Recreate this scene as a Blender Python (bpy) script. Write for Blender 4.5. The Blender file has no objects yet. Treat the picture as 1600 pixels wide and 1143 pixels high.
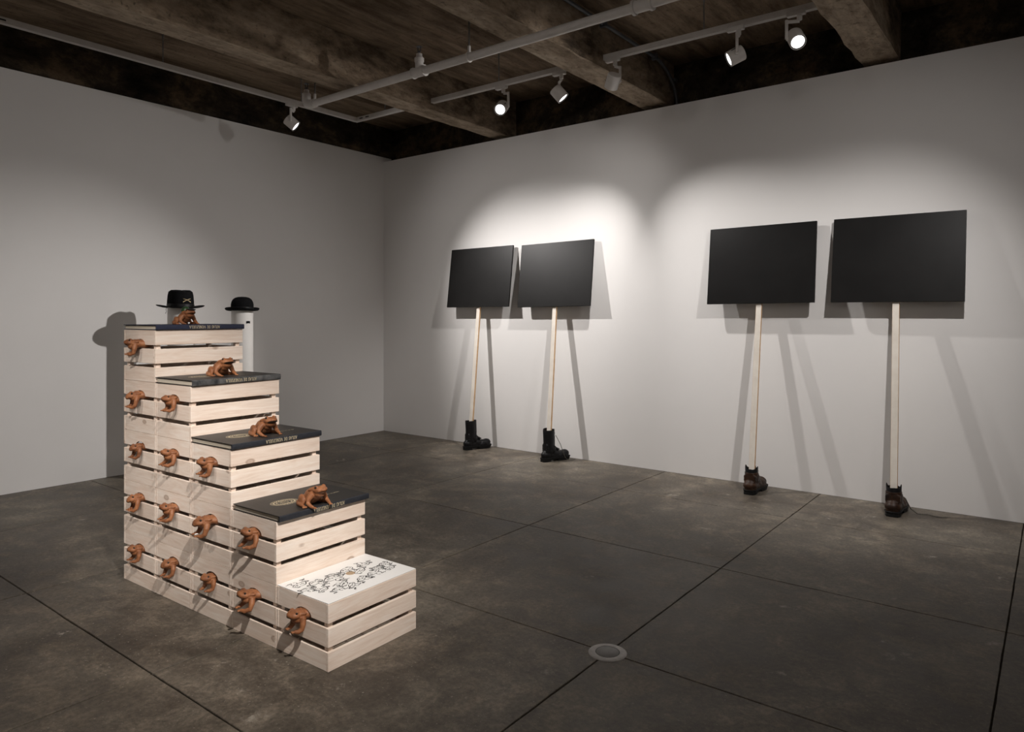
import bpy, bmesh, math, random
from mathutils import Vector, Matrix, Euler
random.seed(7)
PI = math.pi
S = bpy.context.scene
COL = S.collection

# ------------------------------------------------------------------ camera, world, lights, exposure
CAM = Vector((6.1589, -5.5481, 1.3136)); YAW = 0.6577
cd = bpy.data.cameras.new('camera'); cam = bpy.data.objects.new('camera', cd); COL.objects.link(cam)
cam.location = CAM; cam.rotation_euler = (PI/2, 0, YAW)
cd.sensor_width = 36; cd.lens = 1103.73/1600*36; cd.shift_y = -(571.5-494.5)/1600
cd.clip_start = .05
S.camera = cam
S.view_settings.view_transform = 'Standard'; S.view_settings.look = 'None'
S.view_settings.gamma = 1; S.view_settings.use_curve_mapping = False
S.view_settings.exposure = 0.0
S.cycles.use_denoising = True
S.cycles.max_bounces = 8; S.cycles.diffuse_bounces = 5
S.cycles.sample_clamp_indirect = 4
w = bpy.data.worlds.new('world'); S.world = w; w.use_nodes = True
w.node_tree.nodes['Background'].inputs[0].default_value = (.6, .55, .5, 1)
w.node_tree.nodes['Background'].inputs[1].default_value = 0.0

WARM = (1.0, .93, .865); NEUT = (1.0, .955, .925)
# gallery lamps plus one added bounce fill: position, target, [(watts, beam angle) of the beam core and of its spill], colour
LAMPS = {
 'boards_from_left':  ((.79, -1.79, 3.03), (2.3, -.15, 1.15), [(295, 66), (22, 125)], NEUT),
 'toward_visitor':    ((2.56, -1.03, 3.02), (4.2, -5.0, .3), [(18, 50)], NEUT),
 'far_pair':          ((3.12, -1.02, 3.03), (4.7, 0, .85), [(122, 72)], NEUT),
 'near_pair':         ((3.59, -1.02, 3.03), (2.2, 0, 1.15), [(145, 66), (14, 125)], NEUT),
 'hats':              ((4.50, -1.02, 3.01), (0, -3.5, .55), [(395, 43), (80, 84)], NEUT),
 'outward':           ((4.88, -1.02, 3.03), (6.6, -3.6, .0), [(8, 55)], NEUT),
 'right_pair':        ((5.95, -1.95, 3.03), (4.75, 0, .75), [(145, 72), (20, 125)], NEUT),
 'stair_front':       ((6.15, -4.85, 3.03), (3.5, -3.75, .33), [(270, 26), (300, 43), (24, 170)], WARM),
 'stair_top':         ((5.2, -5.75, 3.03), (2.8, -3.9, .9), [(350, 26)], WARM),
 'stair_side':        ((3.9, -6.3, 3.03), (2.8, -3.9, .5), [(115, 27), (22, 170)], WARM),
 'stair_right':       ((6.1, -2.6, 3.03), (3.4, -3.6, .35), [(50, 36)], WARM),
 'bounce_fill':       ((8.2, -6.6, 3.05), (10, -8.2, 2.3), [(460, 95)], NEUT),  # added unseen source, washes the walls behind the camera for bounce light
}
def aim_quat(d):
    return Vector(d).to_track_quat('-Z', 'Y')
def make_light(key):
    p, t, beams, c = LAMPS[key]
    p = Vector(p); d = (Vector(t)-p).normalized()
    for wt, ang in beams:
        ld = bpy.data.lights.new('spot_'+key, 'SPOT'); ld.energy = wt; ld.color = c
        ld.spot_size = math.radians(ang); ld.spot_blend = 1; ld.shadow_soft_size = .03
        lo = bpy.data.objects.new('spot_'+key, ld); COL.objects.link(lo)
        lo.location = p + d*.075; lo.rotation_mode = 'QUATERNION'; lo.rotation_quaternion = aim_quat(d)
for k in LAMPS: make_light(k)

# ------------------------------------------------------------------ mesh helpers
class MB:
    def __init__(s): s.v = []; s.f = []
    def add(s, vs, fs, M=None):
        o = len(s.v)
        for p in vs:
            p = Vector(p); s.v.append(tuple(M @ p if M else p))
        s.f += [tuple(i+o for i in f) for f in fs]
        return s
    def box(s, c, d, M=None):
        x, y, z = c; a, b, e = d[0]/2, d[1]/2, d[2]/2
        vs = [(x+i*a, y+j*b, z+k*e) for k in (-1, 1) for j in (-1, 1) for i in (-1, 1)]
        return s.add(vs, [(0,2,3,1),(4,5,7,6),(0,1,5,4),(2,6,7,3),(0,4,6,2),(1,3,7,5)], M)
    def tube(s, p, q, r, r2=None, n=16, cap=True):
        p, q = Vector(p), Vector(q); d = (q-p).normalized()
        u = d.orthogonal().normalized(); w_ = d.cross(u); r2 = r if r2 is None else r2
        vs = []
        for c, rr in ((p, r), (q, r2)):
            vs += [c+(u*math.cos(2*PI*i/n)+w_*math.sin(2*PI*i/n))*rr for i in range(n)]
        fs = [(i, (i+1) % n, n+(i+1) % n, n+i) for i in range(n)]
        if cap: fs += [tuple(range(n))[::-1], tuple(range(n, 2*n))]
        return s.add(vs, fs)
    def path(s, pts, r, n=8):
        pts = [Vector(p) for p in pts]; vs = []; fs = []
        u = None
        for i, p in enumerate(pts):
            d = (pts[min(i+1, len(pts)-1)]-pts[max(i-1, 0)]).normalized()
            u = d.orthogonal().normalized() if u is None else (u-d*u.dot(d)).normalized()
            w_ = d.cross(u); rr = r[i] if isinstance(r, (list, tuple)) else r
            vs += [p+(u*math.cos(2*PI*k/n)+w_*math.sin(2*PI*k/n))*rr for k in range(n)]
        for i in range(len(pts)-1):
            for k in range(n):
                fs.append((i*n+k, i*n+(k+1) % n, (i+1)*n+(k+1) % n, (i+1)*n+k))
        fs += [tuple(range(n))[::-1], tuple(range((len(pts)-1)*n, len(pts)*n))]
        return s.add(vs, fs)
    def lathe(s, prof, n=32, c=(0, 0, 0), closed=False, warp=None):
        vs = []; fs = []; m = len(prof)
        for r, z in prof:
            for i in range(n):
                a = 2*PI*i/n; x, y, zz = r*math.cos(a), r*math.sin(a), z
                if warp: x, y, zz = warp(x, y, zz, a, r)
                vs.append((x+c[0], y+c[1], zz+c[2]))
        for j in range(m-1):
            for i in range(n):
                fs.append((j*n+i, j*n+(i+1) % n, (j+1)*n+(i+1) % n, (j+1)*n+i))
        if not closed:
            fs.append(tuple(range(n))[::-1]); fs.append(tuple(range((m-1)*n, m*n)))
        return s.add(vs, fs)
    def prism(s, poly, t, M=None):
        n = len(poly)
        vs = [(x, y, 0) for x, y in poly]+[(x, y, t) for x, y in poly]
        fs = [tuple(range(n))[::-1], tuple(range(n, 2*n))]+[(i, (i+1) % n, n+(i+1) % n, n+i) for i in range(n)]
        return s.add(vs, fs, M)
    def ellipsoid(s, c, r, rot=(0, 0, 0), n=16, m=10):
        M = Matrix.Translation(c) @ Euler(rot).to_matrix().to_4x4() @ Matrix.Diagonal((r[0], r[1], r[2], 1))
        vs = [(0, 0, -1)]
        for j in range(1, m):
            t = PI*j/m
            vs += [(math.sin(t)*math.cos(2*PI*i/n), math.sin(t)*math.sin(2*PI*i/n), -math.cos(t)) for i in range(n)]
        vs.append((0, 0, 1)); fs = [(0, 1+(i+1) % n, 1+i) for i in range(n)]
        for j in range(m-2):
            b = 1+j*n
            fs += [(b+i, b+(i+1) % n, b+n+(i+1) % n, b+n+i) for i in range(n)]
        b = 1+(m-2)*n
        fs += [(b+i, b+(i+1) % n, len(vs)-1) for i in range(n)]
        return s.add(vs, fs, M)
    def mesh(s, name, mat, smooth=False, bevel=0, seg=2):
        me = bpy.data.meshes.new(name); me.from_pydata(s.v, [], s.f); me.update()
        bm = bmesh.new(); bm.from_mesh(me); bmesh.ops.recalc_face_normals(bm, faces=bm.faces)
        if bevel:
            es = [e for e in bm.edges if e.is_manifold and e.calc_face_angle(0) > .5]
            bmesh.ops.bevel(bm, geom=es, offset=bevel, segments=seg, profile=.6, affect='EDGES')
        if smooth:
            for f in bm.faces: f.smooth = True
            for e in bm.edges:
                if e.is_manifold and e.calc_face_angle(0) > .7: e.smooth = False
        bm.to_mesh(me); bm.free()
        me.materials.append(mat)
        return me
def link(name, me, parent=None, loc=(0, 0, 0), rot=(0, 0, 0), **props):
    o = bpy.data.objects.new(name, me); COL.objects.link(o)
    o.location = loc; o.rotation_euler = rot
    if parent: o.parent = parent
    for k, v in props.items(): o[k] = v
    return o
def thing(name, label, cat, loc=(0, 0, 0), rz=0, group=None):
    o = bpy.data.objects.new(name, None); COL.objects.link(o); o.empty_display_size = .1
    o.location = loc; o.rotation_euler = (0, 0, rz); o['label'] = label; o['category'] = cat
    if group: o['group'] = group
    return o
def copy_tree(o, parent=None):
    c = o.copy(); COL.objects.link(c); c.parent = parent
    for ch in o.children: copy_tree(ch, c)
    return c
def fuse(mb, mat, voxel=.003, smooth=4, name='body'):
    """union of overlapping solids -> one continuous smooth surface"""
    me = mb.mesh(name+'_raw', mat); o = bpy.data.objects.new('raw', me); COL.objects.link(o)
    r = o.modifiers.new('r', 'REMESH'); r.mode = 'VOXEL'; r.voxel_size = voxel; r.use_smooth_shade = True
    if smooth:
        s_ = o.modifiers.new('s', 'SMOOTH'); s_.iterations = smooth; s_.factor = .5
    dg = bpy.context.evaluated_depsgraph_get(); dg.update()
    out = bpy.data.meshes.new_from_object(o.evaluated_get(dg)); out.name = name
    bpy.data.objects.remove(o); bpy.data.meshes.remove(me)
    if not out.materials: out.materials.append(mat)
    for p in out.polygons: p.use_smooth = True
    return out

# ------------------------------------------------------------------ materials
def mat(name, col=(.5, .5, .5), rough=.6, metal=0, spec=.5):
    m = bpy.data.materials.new(name); m.use_nodes = True
    b = m.node_tree.nodes['Principled BSDF']
    b.inputs['Base Color'].default_value = (*col, 1); b.inputs['Roughness'].default_value = rough
    b.inputs['Metallic'].default_value = metal; b.inputs['Specular IOR Level'].default_value = spec
    return m
class NT:
    def __init__(s, m): s.t = m.node_tree; s.b = s.t.nodes['Principled BSDF']
    def n(s, typ, **kw):
        nd = s.t.nodes.new(typ)
        for k, v in kw.items():
            if hasattr(nd, k): setattr(nd, k, v)
            else: nd.inputs[k.replace('_', ' ')].default_value = v
        return nd
    def l(s, a, b): s.t.links.new(a, b)
    def ramp(s, src, stops):
        r = s.t.nodes.new('ShaderNodeValToRGB'); e = r.color_ramp.elements
        while len(e) < len(stops): e.new(.5)
        for i, (p, c) in enumerate(stops):
            e[i].position = p; e[i].color = (*c, 1) if len(c) == 3 else c
        s.l(src, r.inputs[0]); return r.outputs[0]
    def mix(s, fac, a, b, typ='MIX'):
        m = s.t.nodes.new('ShaderNodeMix'); m.data_type = 'RGBA'; m.blend_type = typ
        for i, v in ((0, fac), (6, a), (7, b)):
            if hasattr(v, 'is_output'): s.l(v, m.inputs[i])
            elif isinstance(v, (int, float)): m.inputs[i].default_value = v
            else: m.inputs[i].default_value = (*v, 1)
        return m.outputs[2]
    def noise(s, vec, scale, detail=6, rough=.6, dist=0):
        n = s.n('ShaderNodeTexNoise'); n.inputs['Scale'].default_value = scale
        n.inputs['Detail'].default_value = detail; n.inputs['Roughness'].default_value = rough
        n.inputs['Distortion'].default_value = dist
        if vec is not None: s.l(vec, n.inputs['Vector'])
        return n.outputs[0]
    def obj(s, scale=(1, 1, 1), rnd=0):
        tc = s.n('ShaderNodeTexCoord'); mp = s.n('ShaderNodeMapping')
        mp.inputs['Scale'].default_value = scale; s.l(tc.outputs['Object'], mp.inputs['Vector'])
        if rnd:
            oi = s.n('ShaderNodeObjectInfo'); cm = s.n('ShaderNodeCombineXYZ')
            ml = s.n('ShaderNodeMath'); ml.operation = 'MULTIPLY'; ml.inputs[1].default_value = rnd
            s.l(oi.outputs['Random'], ml.inputs[0])
            for i in range(3): s.l(ml.outputs[0], cm.inputs[i])
            s.l(cm.outputs[0], mp.inputs['Location'])
        return mp.outputs[0]
    def world(s, scale=(1, 1, 1)):
        g = s.n('ShaderNodeNewGeometry'); mp = s.n('ShaderNodeMapping')
        mp.inputs['Scale'].default_value = scale; s.l(g.outputs['Position'], mp.inputs['Vector'])
        return mp.outputs[0]
    def bump(s, h, strength=.3, dist=.01):
        b = s.n('ShaderNodeBump'); b.inputs['Strength'].default_value = strength
        b.inputs['Distance'].default_value = dist; s.l(h, b.inputs['Height']); s.l(b.outputs[0], s.b.inputs['Normal'])
    def col(s, c): s.l(c, s.b.inputs['Base Color'])

def m_wall():
    m = mat('white_wall_paint', (.80, .785, .77), .75, 0, .25); t = NT(m)
    a = t.noise(t.world(), 1.3, 4)
    t.col(t.ramp(a, [(.3, (.775, .76, .745)), (.7, (.80, .785, .77))]))
    t.bump(t.noise(t.world(), 140, 2), .06, .002); return m
def m_floor():
    m = mat('worn_concrete', (.1, .09, .08), .45, 0, .4); t = NT(m); P = t.world()
    big = t.noise(P, 1.1, 9, .66, .6); mid = t.noise(P, 5.5, 9, .74, .5); fine = t.noise(P, 48, 6, .8)
    c = t.ramp(big, [(.34, (.074, .061, .048)), (.5, (.122, .104, .084)), (.66, (.185, .163, .133))])
    c = t.mix(.75, c, t.ramp(mid, [(.34, (.44, .42, .40)), (.5, (.92, .92, .91)), (.64, (1.75, 1.72, 1.66))]), 'MULTIPLY')
    c = t.mix(.6, c, t.ramp(fine, [(.36, (.5, .5, .5)), (.62, (1.5, 1.5, 1.48))]), 'MULTIPLY')
    # pale scuffs and flecks
    v = t.n('ShaderNodeTexVoronoi'); v.inputs['Scale'].default_value = 3.1; v.inputs['Randomness'].default_value = 1
    ds = t.n('ShaderNodeVectorMath'); ds.operation = 'ADD'
    nz = t.n('ShaderNodeTexNoise'); nz.inputs['Scale'].default_value = 9; nz.inputs['Detail'].default_value = 6
    t.l(P, nz.inputs['Vector']); sc = t.n('ShaderNodeVectorMath'); sc.operation = 'SCALE'; sc.inputs['Scale'].default_value = .35
    t.l(nz.outputs[1], sc.inputs[0]); t.l(P, ds.inputs[0]); t.l(sc.outputs[0], ds.inputs[1]); t.l(ds.outputs[0], v.inputs['Vector'])
    sp = t.ramp(v.outputs['Distance'], [(.05, (1, 1, 1)), (.16, (0, 0, 0))])
    gate = t.ramp(t.noise(P, 22, 4, .7), [(.5, (0, 0, 0)), (.62, (1, 1, 1))])
    k = t.mix(1, sp, gate, 'MULTIPLY')
    c = t.mix(t.mix(1, k, (.8, .8, .8), 'MULTIPLY'), c, (.42, .385, .33))
    fl = t.ramp(t.noise(P, 95, 2, .5), [(.66, (0, 0, 0)), (.74, (1, 1, 1))])
    c = t.mix(t.mix(1, fl, (.5, .5, .5), 'MULTIPLY'), c, (.42, .39, .34))
    dk = t.ramp(t.noise(P, 34, 3, .6), [(.24, (1, 1, 1)), (.3, (0, 0, 0))])
    c = t.mix(t.mix(1, dk, (.6, .6, .6), 'MULTIPLY'), c, (.03, .026, .022))
    oi = t.n('ShaderNodeObjectInfo')
    c = t.mix(1, c, t.ramp(oi.outputs['Random'], [(0, (.88, .88, .88)), (1, (1.08, 1.07, 1.05))]), 'MULTIPLY')
    t.col(c)
    rr = t.ramp(mid, [(.3, (.42, .42, .42)), (.7, (.62, .62, .62))]); t.l(rr, t.b.inputs['Roughness'])
    t.bump(t.mix(.5, mid, fine), .25, .006); return m
def m_conc(name, lo, mid, hi, an=0, sc=1):
    m = mat(name, mid, .85, 0, .2); t = NT(m)
    a = t.noise(t.world((2.2*sc, (.5+1.7*an)*sc, 2.6*sc)), 1.3, 9, .7, .25)
    b = t.noise(t.world((9, 1.1+6*an, 9)), 2.2, 8, .72, .15)
    c = t.ramp(a, [(.36, lo), (.5, mid), (.64, hi)])
    c = t.mix(.8, c, t.ramp(b, [(.3, (.4, .38, .36)), (.55, (1, 1, 1)), (.8, (1.35, 1.3, 1.25))]), 'MULTIPLY')
    p = t.ramp(t.noise(t.world(), 28, 6, .75), [(.3, (.3, .3, .3)), (.42, (1, 1, 1))])
    c = t.mix(.7, c, p, 'MULTIPLY')
    t.col(c); t.bump(t.mix(.5, b, p), .8, .02); return m
def m_pine():
    m = mat('whitewashed_pine', (.8, .7, .6), .55, 0, .3); t = NT(m)
    P = t.obj((1, 1, 1), 37)
    st = t.n('ShaderNodeMapping'); st.inputs['Scale'].default_value = (1.4, 16, 16); t.l(P, st.inputs['Vector'])
    g = t.noise(st.outputs[0], 2.6, 5, .55, 1.6)
    g2 = t.noise(st.outputs[0], 14, 4, .6, .4)
    c = t.ramp(g, [(.3, (.75, .62, .525)), (.5, (.83, .72, .63)), (.7, (.88, .80, .725))])
    c = t.mix(.45, c, t.ramp(g2, [(.35, (.91, .88, .85)), (.6, (1.02, 1.02, 1.02))]), 'MULTIPLY')
    big = t.noise(P, 3, 2); c = t.mix(.5, c, t.ramp(big, [(.35, (.9, .86, .83)), (.65, (1.05, 1.05, 1.05))]), 'MULTIPLY')
    kn = t.n('ShaderNodeMapping'); kn.inputs['Scale'].default_value = (3.6, 6.5, 6.5); t.l(P, kn.inputs['Vector'])
    v = t.n('ShaderNodeTexVoronoi'); v.inputs['Scale'].default_value = 1.35; t.l(kn.outputs[0], v.inputs['Vector'])
    k = t.ramp(v.outputs['Distance'], [(.0, (.8, .8, .8)), (.055, (.45, .45, .45)), (.09, (.8, .8, .8)), (.135, (0, 0, 0))])
    c = t.mix(k, c, (.36, .25, .185)); t.col(c)
    oi = t.n('ShaderNodeObjectInfo')
    c = t.mix(1, c, t.ramp(oi.outputs['Random'], [(0, (.93, .91, .90)), (1, (1.03, 1.03, 1.03))]), 'MULTIPLY'); t.col(c)
    t.bump(g, .08, .003); return m
def m_clay():
    m = mat('terracotta', (.36, .15, .07), .5, 0, .35); t = NT(m); P = t.obj((1, 1, 1), 11)
    a = t.noise(P, 22, 6, .65, .3); b = t.noise(P, 240, 3)
    c = t.ramp(a, [(.3, (.15, .056, .026)), (.52, (.29, .118, .052)), (.75, (.40, .185, .088))])
    oi = t.n('ShaderNodeObjectInfo')
    c = t.mix(1, c, t.ramp(oi.outputs['Random'], [(0, (.78, .76, .74)), (1, (1.1, 1.08, 1.05))]), 'MULTIPLY')
    t.col(c); t.bump(b, .35, .002); return m
def m_speck(name, a, b, sc, rough, bump=.2, bd=.002, spec=.4):
    m = mat(name, a, rough, 0, spec); t = NT(m); P = t.obj((1, 1, 1), 5); n = t.noise(P, sc, 6, .65)
    t.col(t.ramp(n, [(.35, a), (.65, b)])); t.bump(t.noise(P, sc*6, 3), bump, bd); return m
M = dict(
 wall=m_wall(), floor=m_floor(), joint=m_speck('joint_grit', (.024, .018, .013), (.05, .04, .03), 30, .95, .4, .004, .1),
 ceil=m_conc('board_marked_concrete', (.11, .074, .046), (.25, .185, .128), (.40, .31, .22)),
 beam=m_conc('patched_beam_underside_lit', (.20, .15, .10), (.42, .335, .25), (.56, .465, .355), sc=.9, an=.3),  # beam undersides: bounce light painted in as a lighter tone
 side=m_conc('stained_beam_side_shaded', (.075, .055, .037), (.31, .235, .165), (.48, .385, .285), sc=.9, an=.35),  # beam sides: stains plus shade painted in as a darker tone
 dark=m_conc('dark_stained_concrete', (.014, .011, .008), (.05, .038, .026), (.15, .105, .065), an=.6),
 pine=m_pine(), clay=m_clay(),
 white=m_speck('white_enamel', (.68, .65, .62), (.74, .71, .68), 20, .4, .05, .001),
 tubew=m_speck('white_plaster', (.74, .72, .69), (.80, .78, .75), 6, .6, .05, .001),
 steel=m_speck('galvanised_steel', (.22, .22, .22), (.34, .33, .32), 30, .4, .1, .001),
 conduit=m_speck('grey_conduit_metal', (.07, .075, .085), (.12, .125, .135), 20, .4, .1, .001, .6),
 black=m_speck('black_trim', (.012, .012, .012), (.022, .022, .022), 20, .5, .1, .001),
 panel=m_speck('matte_black_paint', (.0060, .0057, .0056), (.0088, .0084, .0082), 4, .40, .12, .001, .20),
 pole=m_speck('white_painted_wood', (.72, .66, .58), (.80, .75, .67), 9, .5, .1, .001),
 raw=m_speck('raw_wood_edge', (.58, .36, .19), (.70, .47, .27), 18, .6, .1, .001),
 felt=m_speck('black_felt', (.004, .004, .0045), (.008, .008, .009), 80, .9, .2, .001, .15),
 ribbon=m_speck('black_ribbon', (.003, .003, .0035), (.006, .006, .0065), 60, .45, .2, .001),
 gold=m_speck('gold_foil', (.50, .42, .27), (.64, .55, .38), 40, .45, .1, .001, .5),
 brass=m_speck('brass', (.62, .47, .25), (.75, .6, .36), 40, .35, .1, .001, .7),
 leather=m_speck('black_leather', (.004, .0042, .0048), (.009, .009, .0105), 40, .46, .35, .002, .28),
 brown=m_speck('dark_brown_leather', (.010, .0055, .004), (.05, .021, .009), 14, .45, .35, .002, .3),
 sole=m_speck('black_rubber', (.004, .004, .004), (.007, .007, .007), 40, .6, .3, .002, .25),
 lace=m_speck('grey_lace', (.07, .065, .055), (.13, .12, .10), 60, .8),
 blackcov=m_speck('black_cloth_cover', (.022, .0205, .019), (.033, .030, .028), 60, .5, .2, .001),
 navy=m_speck('navy_cloth', (.018, .022, .045), (.028, .033, .06), 60, .55, .2, .001),
 slate=m_speck('blue_black_cloth', (.016, .018, .024), (.026, .028, .035), 60, .55, .2, .001),
 worn=m_speck('worn_grey_leather', (.025, .027, .030), (.115, .115, .115), 26, .5, .3, .002),
 pages=m_speck('cream_paper', (.52, .46, .37), (.66, .60, .50), 90, .8, .2, .001),
 panelw=m_speck('white_laminate', (.82, .82, .81), (.86, .86, .85), 5, .45, .02, .001),
 ink=m_speck('black_ink', (.008, .008, .008), (.02, .02, .02), 30, .6, .02, .001),
 tan=m_speck('tan_disc', (.38, .27, .17), (.46, .34, .22), 50, .6, .1, .001),
 mouth=m_speck('dark_mouth', (.008, .006, .004), (.02, .014, .01), 60, .35, .1, .001),
 green=m_speck('green_glaze', (.012, .035, .012), (.03, .075, .025), 60, .35, .1, .001),
 drain=m_speck('brushed_drain_metal', (.40, .385, .37), (.55, .53, .51), 40, .42, .1, .001, .6),
 lid=m_speck('dull_grey_lid', (.22, .218, .21), (.28, .275, .268), 40, .5, .1, .001),
)
def m_pages():
    m = M['pages']; t = NT(m)
    n = t.noise(t.obj((2, 2, 700), 3), 1, 2); t.col(t.ramp(n, [(.4, (.40, .34, .26)), (.6, (.64, .585, .49))]))
m_pages()
ml = bpy.data.materials.new('lit_lens'); ml.use_nodes = True
mb_ = ml.node_tree.nodes['Principled BSDF']; mb_.inputs['Emission Color'].default_value = (1, .97, .94, 1); mb_.inputs['Emission Strength'].default_value = 6
M['lens'] = ml

# ------------------------------------------------------------------ room
HR, HL, ZB, ZC = 3.0976, 3.152, 3.13, 3.50
def struct(name, mb, m, parent=None, **k):
    o = link(name, mb.mesh(name, m, **k), parent)
    if not parent: o['kind'] = 'structure'
    return o
struct('wall_back', MB().box((4.94, .06, HR/2), (10.12, .12, HR)), M['wall'])
struct('wall_left', MB().box((-.06, -4.5+.06, HL/2), (.12, 9.12, HL)), M['wall'])
struct('wall_right', MB().box((10.06, -4.5, 1.75), (.12, 9.24, 3.5)), M['wall'])
struct('wall_front', MB().box((5, -9.06, 1.75), (10, .12, 3.5)), M['wall'])
struct('wall_rear', MB().box((4.8, .25, 1.75), (10.6, .12, 3.5)), M['dark'])
fl = struct('floor', MB().box((5, -4.5, -.068), (10, 9, .12)), M['joint'])
xs = [0, 1.04, 2.28, 3.52, 4.765, 5.99, 7.23, 8.47, 10]; ys = [0, -.79, -1.96, -3.13, -4.30, -5.47, -6.64, -7.81, -9]
for i in range(len(xs)-1):
    for j in range(len(ys)-1):
        x0, x1, y0, y1 = xs[i], xs[i+1], ys[j+1], ys[j]
        g = .0028
        # slightly crumbled outline
        rs = random.Random(i*31+j); pts = []
        cs = [(x0+g, y0+g), (x1-g, y0+g), (x1-g, y1-g), (x0+g, y1-g)]
        for k in range(4):
            a, b = Vector(cs[k]), Vector(cs[(k+1) % 4]); nn = 14
            inn = Vector((-(b-a).y, (b-a).x)).normalized()
            for q in range(nn):
                p = a+(b-a)*q/nn
                if q: p = p+inn*max(0, rs.gauss(-.0004, .0014))
                pts.append((p.x, p.y))
        cx, cy = (x0+x1)/2, (y0+y1)/2
        b = MB().prism([(px-cx, py-cy) for px, py in pts], .008)
        link('slab', b.mesh('slab', M['floor'], bevel=.0016, seg=1), fl, (cx, cy, -.008))
ce = struct('ceiling', MB().box((4.7, -4.35, ZC+.1), (11, 9.5, .2)), M['ceil'])
for k, (x0, x1) in enumerate([(-.32, -.015), (1.585, 1.785), (3.275, 3.515), (5.035, 5.27), (6.76, 7.0), (8.48, 8.72)]):
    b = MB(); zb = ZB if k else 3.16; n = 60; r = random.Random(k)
    # rough-cast beam: lengthwise strips with uneven arrises
    vs = []; y0, y1 = -8.99, .18
    for q in range(n+1):
        y = y0+(y1-y0)*q/n; jx, jz = r.gauss(0, .004), r.gauss(0, .003)
        vs += [(x0+r.gauss(0, .004), y, ZC+.02), (x0+r.gauss(0, .004), y, zb+.008), (x0+.008+r.gauss(0, .003), y, zb+abs(jz)),
               (x1-.008+jx, y, zb+abs(r.gauss(0, .003))), (x1+jx, y, zb+.008), (x1+r.gauss(0, .004), y, ZC+.02)]
    fs = []
    for q in range(n):
        for e in range(5): fs.append((q*6+e, q*6+e+1, q*6+7+e, q*6+6+e))
    fs += [tuple(range(6)), tuple(range(n*6, n*6+6))[::-1]]
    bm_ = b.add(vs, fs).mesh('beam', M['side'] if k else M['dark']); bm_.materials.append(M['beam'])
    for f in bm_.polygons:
        if k and f.normal.z < -.6: f.material_index = 1  # downward faces take the lit tone, sides keep the shaded one
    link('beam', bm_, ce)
# pale repair patch high on the rear wall, seen past the last beam
# ------------------------------------------------------------------ floor drain
d = thing('floor_drain', 'round steel drain cover set in the concrete floor where two joints cross', 'drain', (4.765, -3.132, 0))
link('rim', MB().lathe([(.040, .0005), (.046, .003), (.070, .003), (.075, .0005)], 48).mesh('rim', M['drain'], True), d)
link('lid', MB().lathe([(.0005, .004), (.044, .004), (.0455, .003), (.0455, .0008)], 48).mesh('lid', M['lid'], True), d)
tr = M['sole']
link('gap_ring', MB().lathe([(.0452, .0035), (.0472, .0035)], 48, closed=True).mesh('gap_ring', tr), d)

# ------------------------------------------------------------------ sprinkler pipe, conduit, light tracks
PZ, PY = 3.09, -1.90
pp = thing('sprinkler_pipe', 'long white sprinkler pipe crossing under the concrete beams', 'pipe', (1.19, PY, PZ))
link('pipe', MB().tube((0, 0, 0), (7.5, 0, 0), .029, n=20).mesh('pipe', M['white'], True), pp)
el = MB().path([(.07, 0, 0), (.02, 0, 0), (-.02, 0, .012), (-.035, 0, .04), (-.035, 0, .075)], [.036, .037, .038, .037, .036], 16)
link('elbow', el.mesh('elbow', M['white'], True), pp)
def sprinkler(x, tee):
    b = MB().tube((x, 0, 0 if tee else .07), (x, 0, .075), .030, n=14).lathe([(.034, .07), (.036, .08), (.036, .098), (.028, .102), (.022, .115), (.022, .13), (.012, .135)], 12, (x, 0, 0))
    if tee: b.tube((x-.05, 0, 0), (x+.05, 0, 0), .036, n=16).tube((x-.06, 0, 0), (x-.05, 0, 0), .041, n=16).tube((x+.05, 0, 0), (x+.06, 0, 0), .041, n=16)
    o = link('sprinkler_fitting', b.mesh('sprinkler_fitting', M['white'], True), pp)
    h = MB().tube((x, 0, .135), (x, 0, .15), .010, n=8).box((x-.014, 0, .165), (.004, .006, .034)).box((x+.014, 0, .165), (.004, .006, .034)).tube((x, 0, .18), (x, 0, .184), .022, n=10)
    link('sprinkler_head', h.mesh('sprinkler_head', M['conduit'], True), o)
sprinkler(-.035, False); sprinkler(1.30, True); sprinkler(5.4, True)
cp = MB().tube((3.05, 0, 0), (3.14, 0, 0), .036, n=16)
for q in (3.04, 3.15): cp.tube((q-.008, 0, 0), (q+.008, 0, 0), .044, n=16)
cp.tube((3.09, 0, 0), (3.09, 0, .07), .028, n=12)
link('coupling', cp.mesh('coupling', M['white'], True), pp)
for x in (.08, 1.78, 4.4, 6.4):
    link('hanger_rod', MB().tube((x, 0, .06), (x, 0, ZC-PZ), .006, n=8).mesh('hanger_rod', M['steel'], True), pp)
    hg = MB().path([(x, .032*math.sin(a), .032*math.cos(a)) for a in [2*PI*i/16 for i in range(17)]], .005, 6).tube((x, 0, .03), (x, 0, .075), .011, n=8)
    link('hanger_ring', hg.mesh('hanger_ring', M['white'], True), pp)
cond = thing('conduit', 'dark grey conduit running along the ceiling beside a beam and bending down', 'conduit', (3.56, -3, 3.43))
cpts = [(0, -5.5, 0), (0, 0, 0), (0, 2.6, 0)]+[(0, 2.6+.42*math.sin(a), -.30*(1-math.cos(a))) for a in [PI/2*i/8 for i in range(1, 9)]]+[(0, 3.02, -.42)]
cpts = [(x, min(y, 3.02)*1.04+.0, z) for x, y, z in cpts]
link('tube', MB().path(cpts, .014, 10).mesh('tube', M['conduit'], True), cond)
for y in (.2, 1.9, 2.72, 3.08):
    link('clip', MB().box((0, y, .0 if y < 3 else -.1), (.05, .03, .05) if y < 3 else (.05, .05, .03)).mesh('clip', M['conduit'], bevel=.004), cond)

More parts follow.
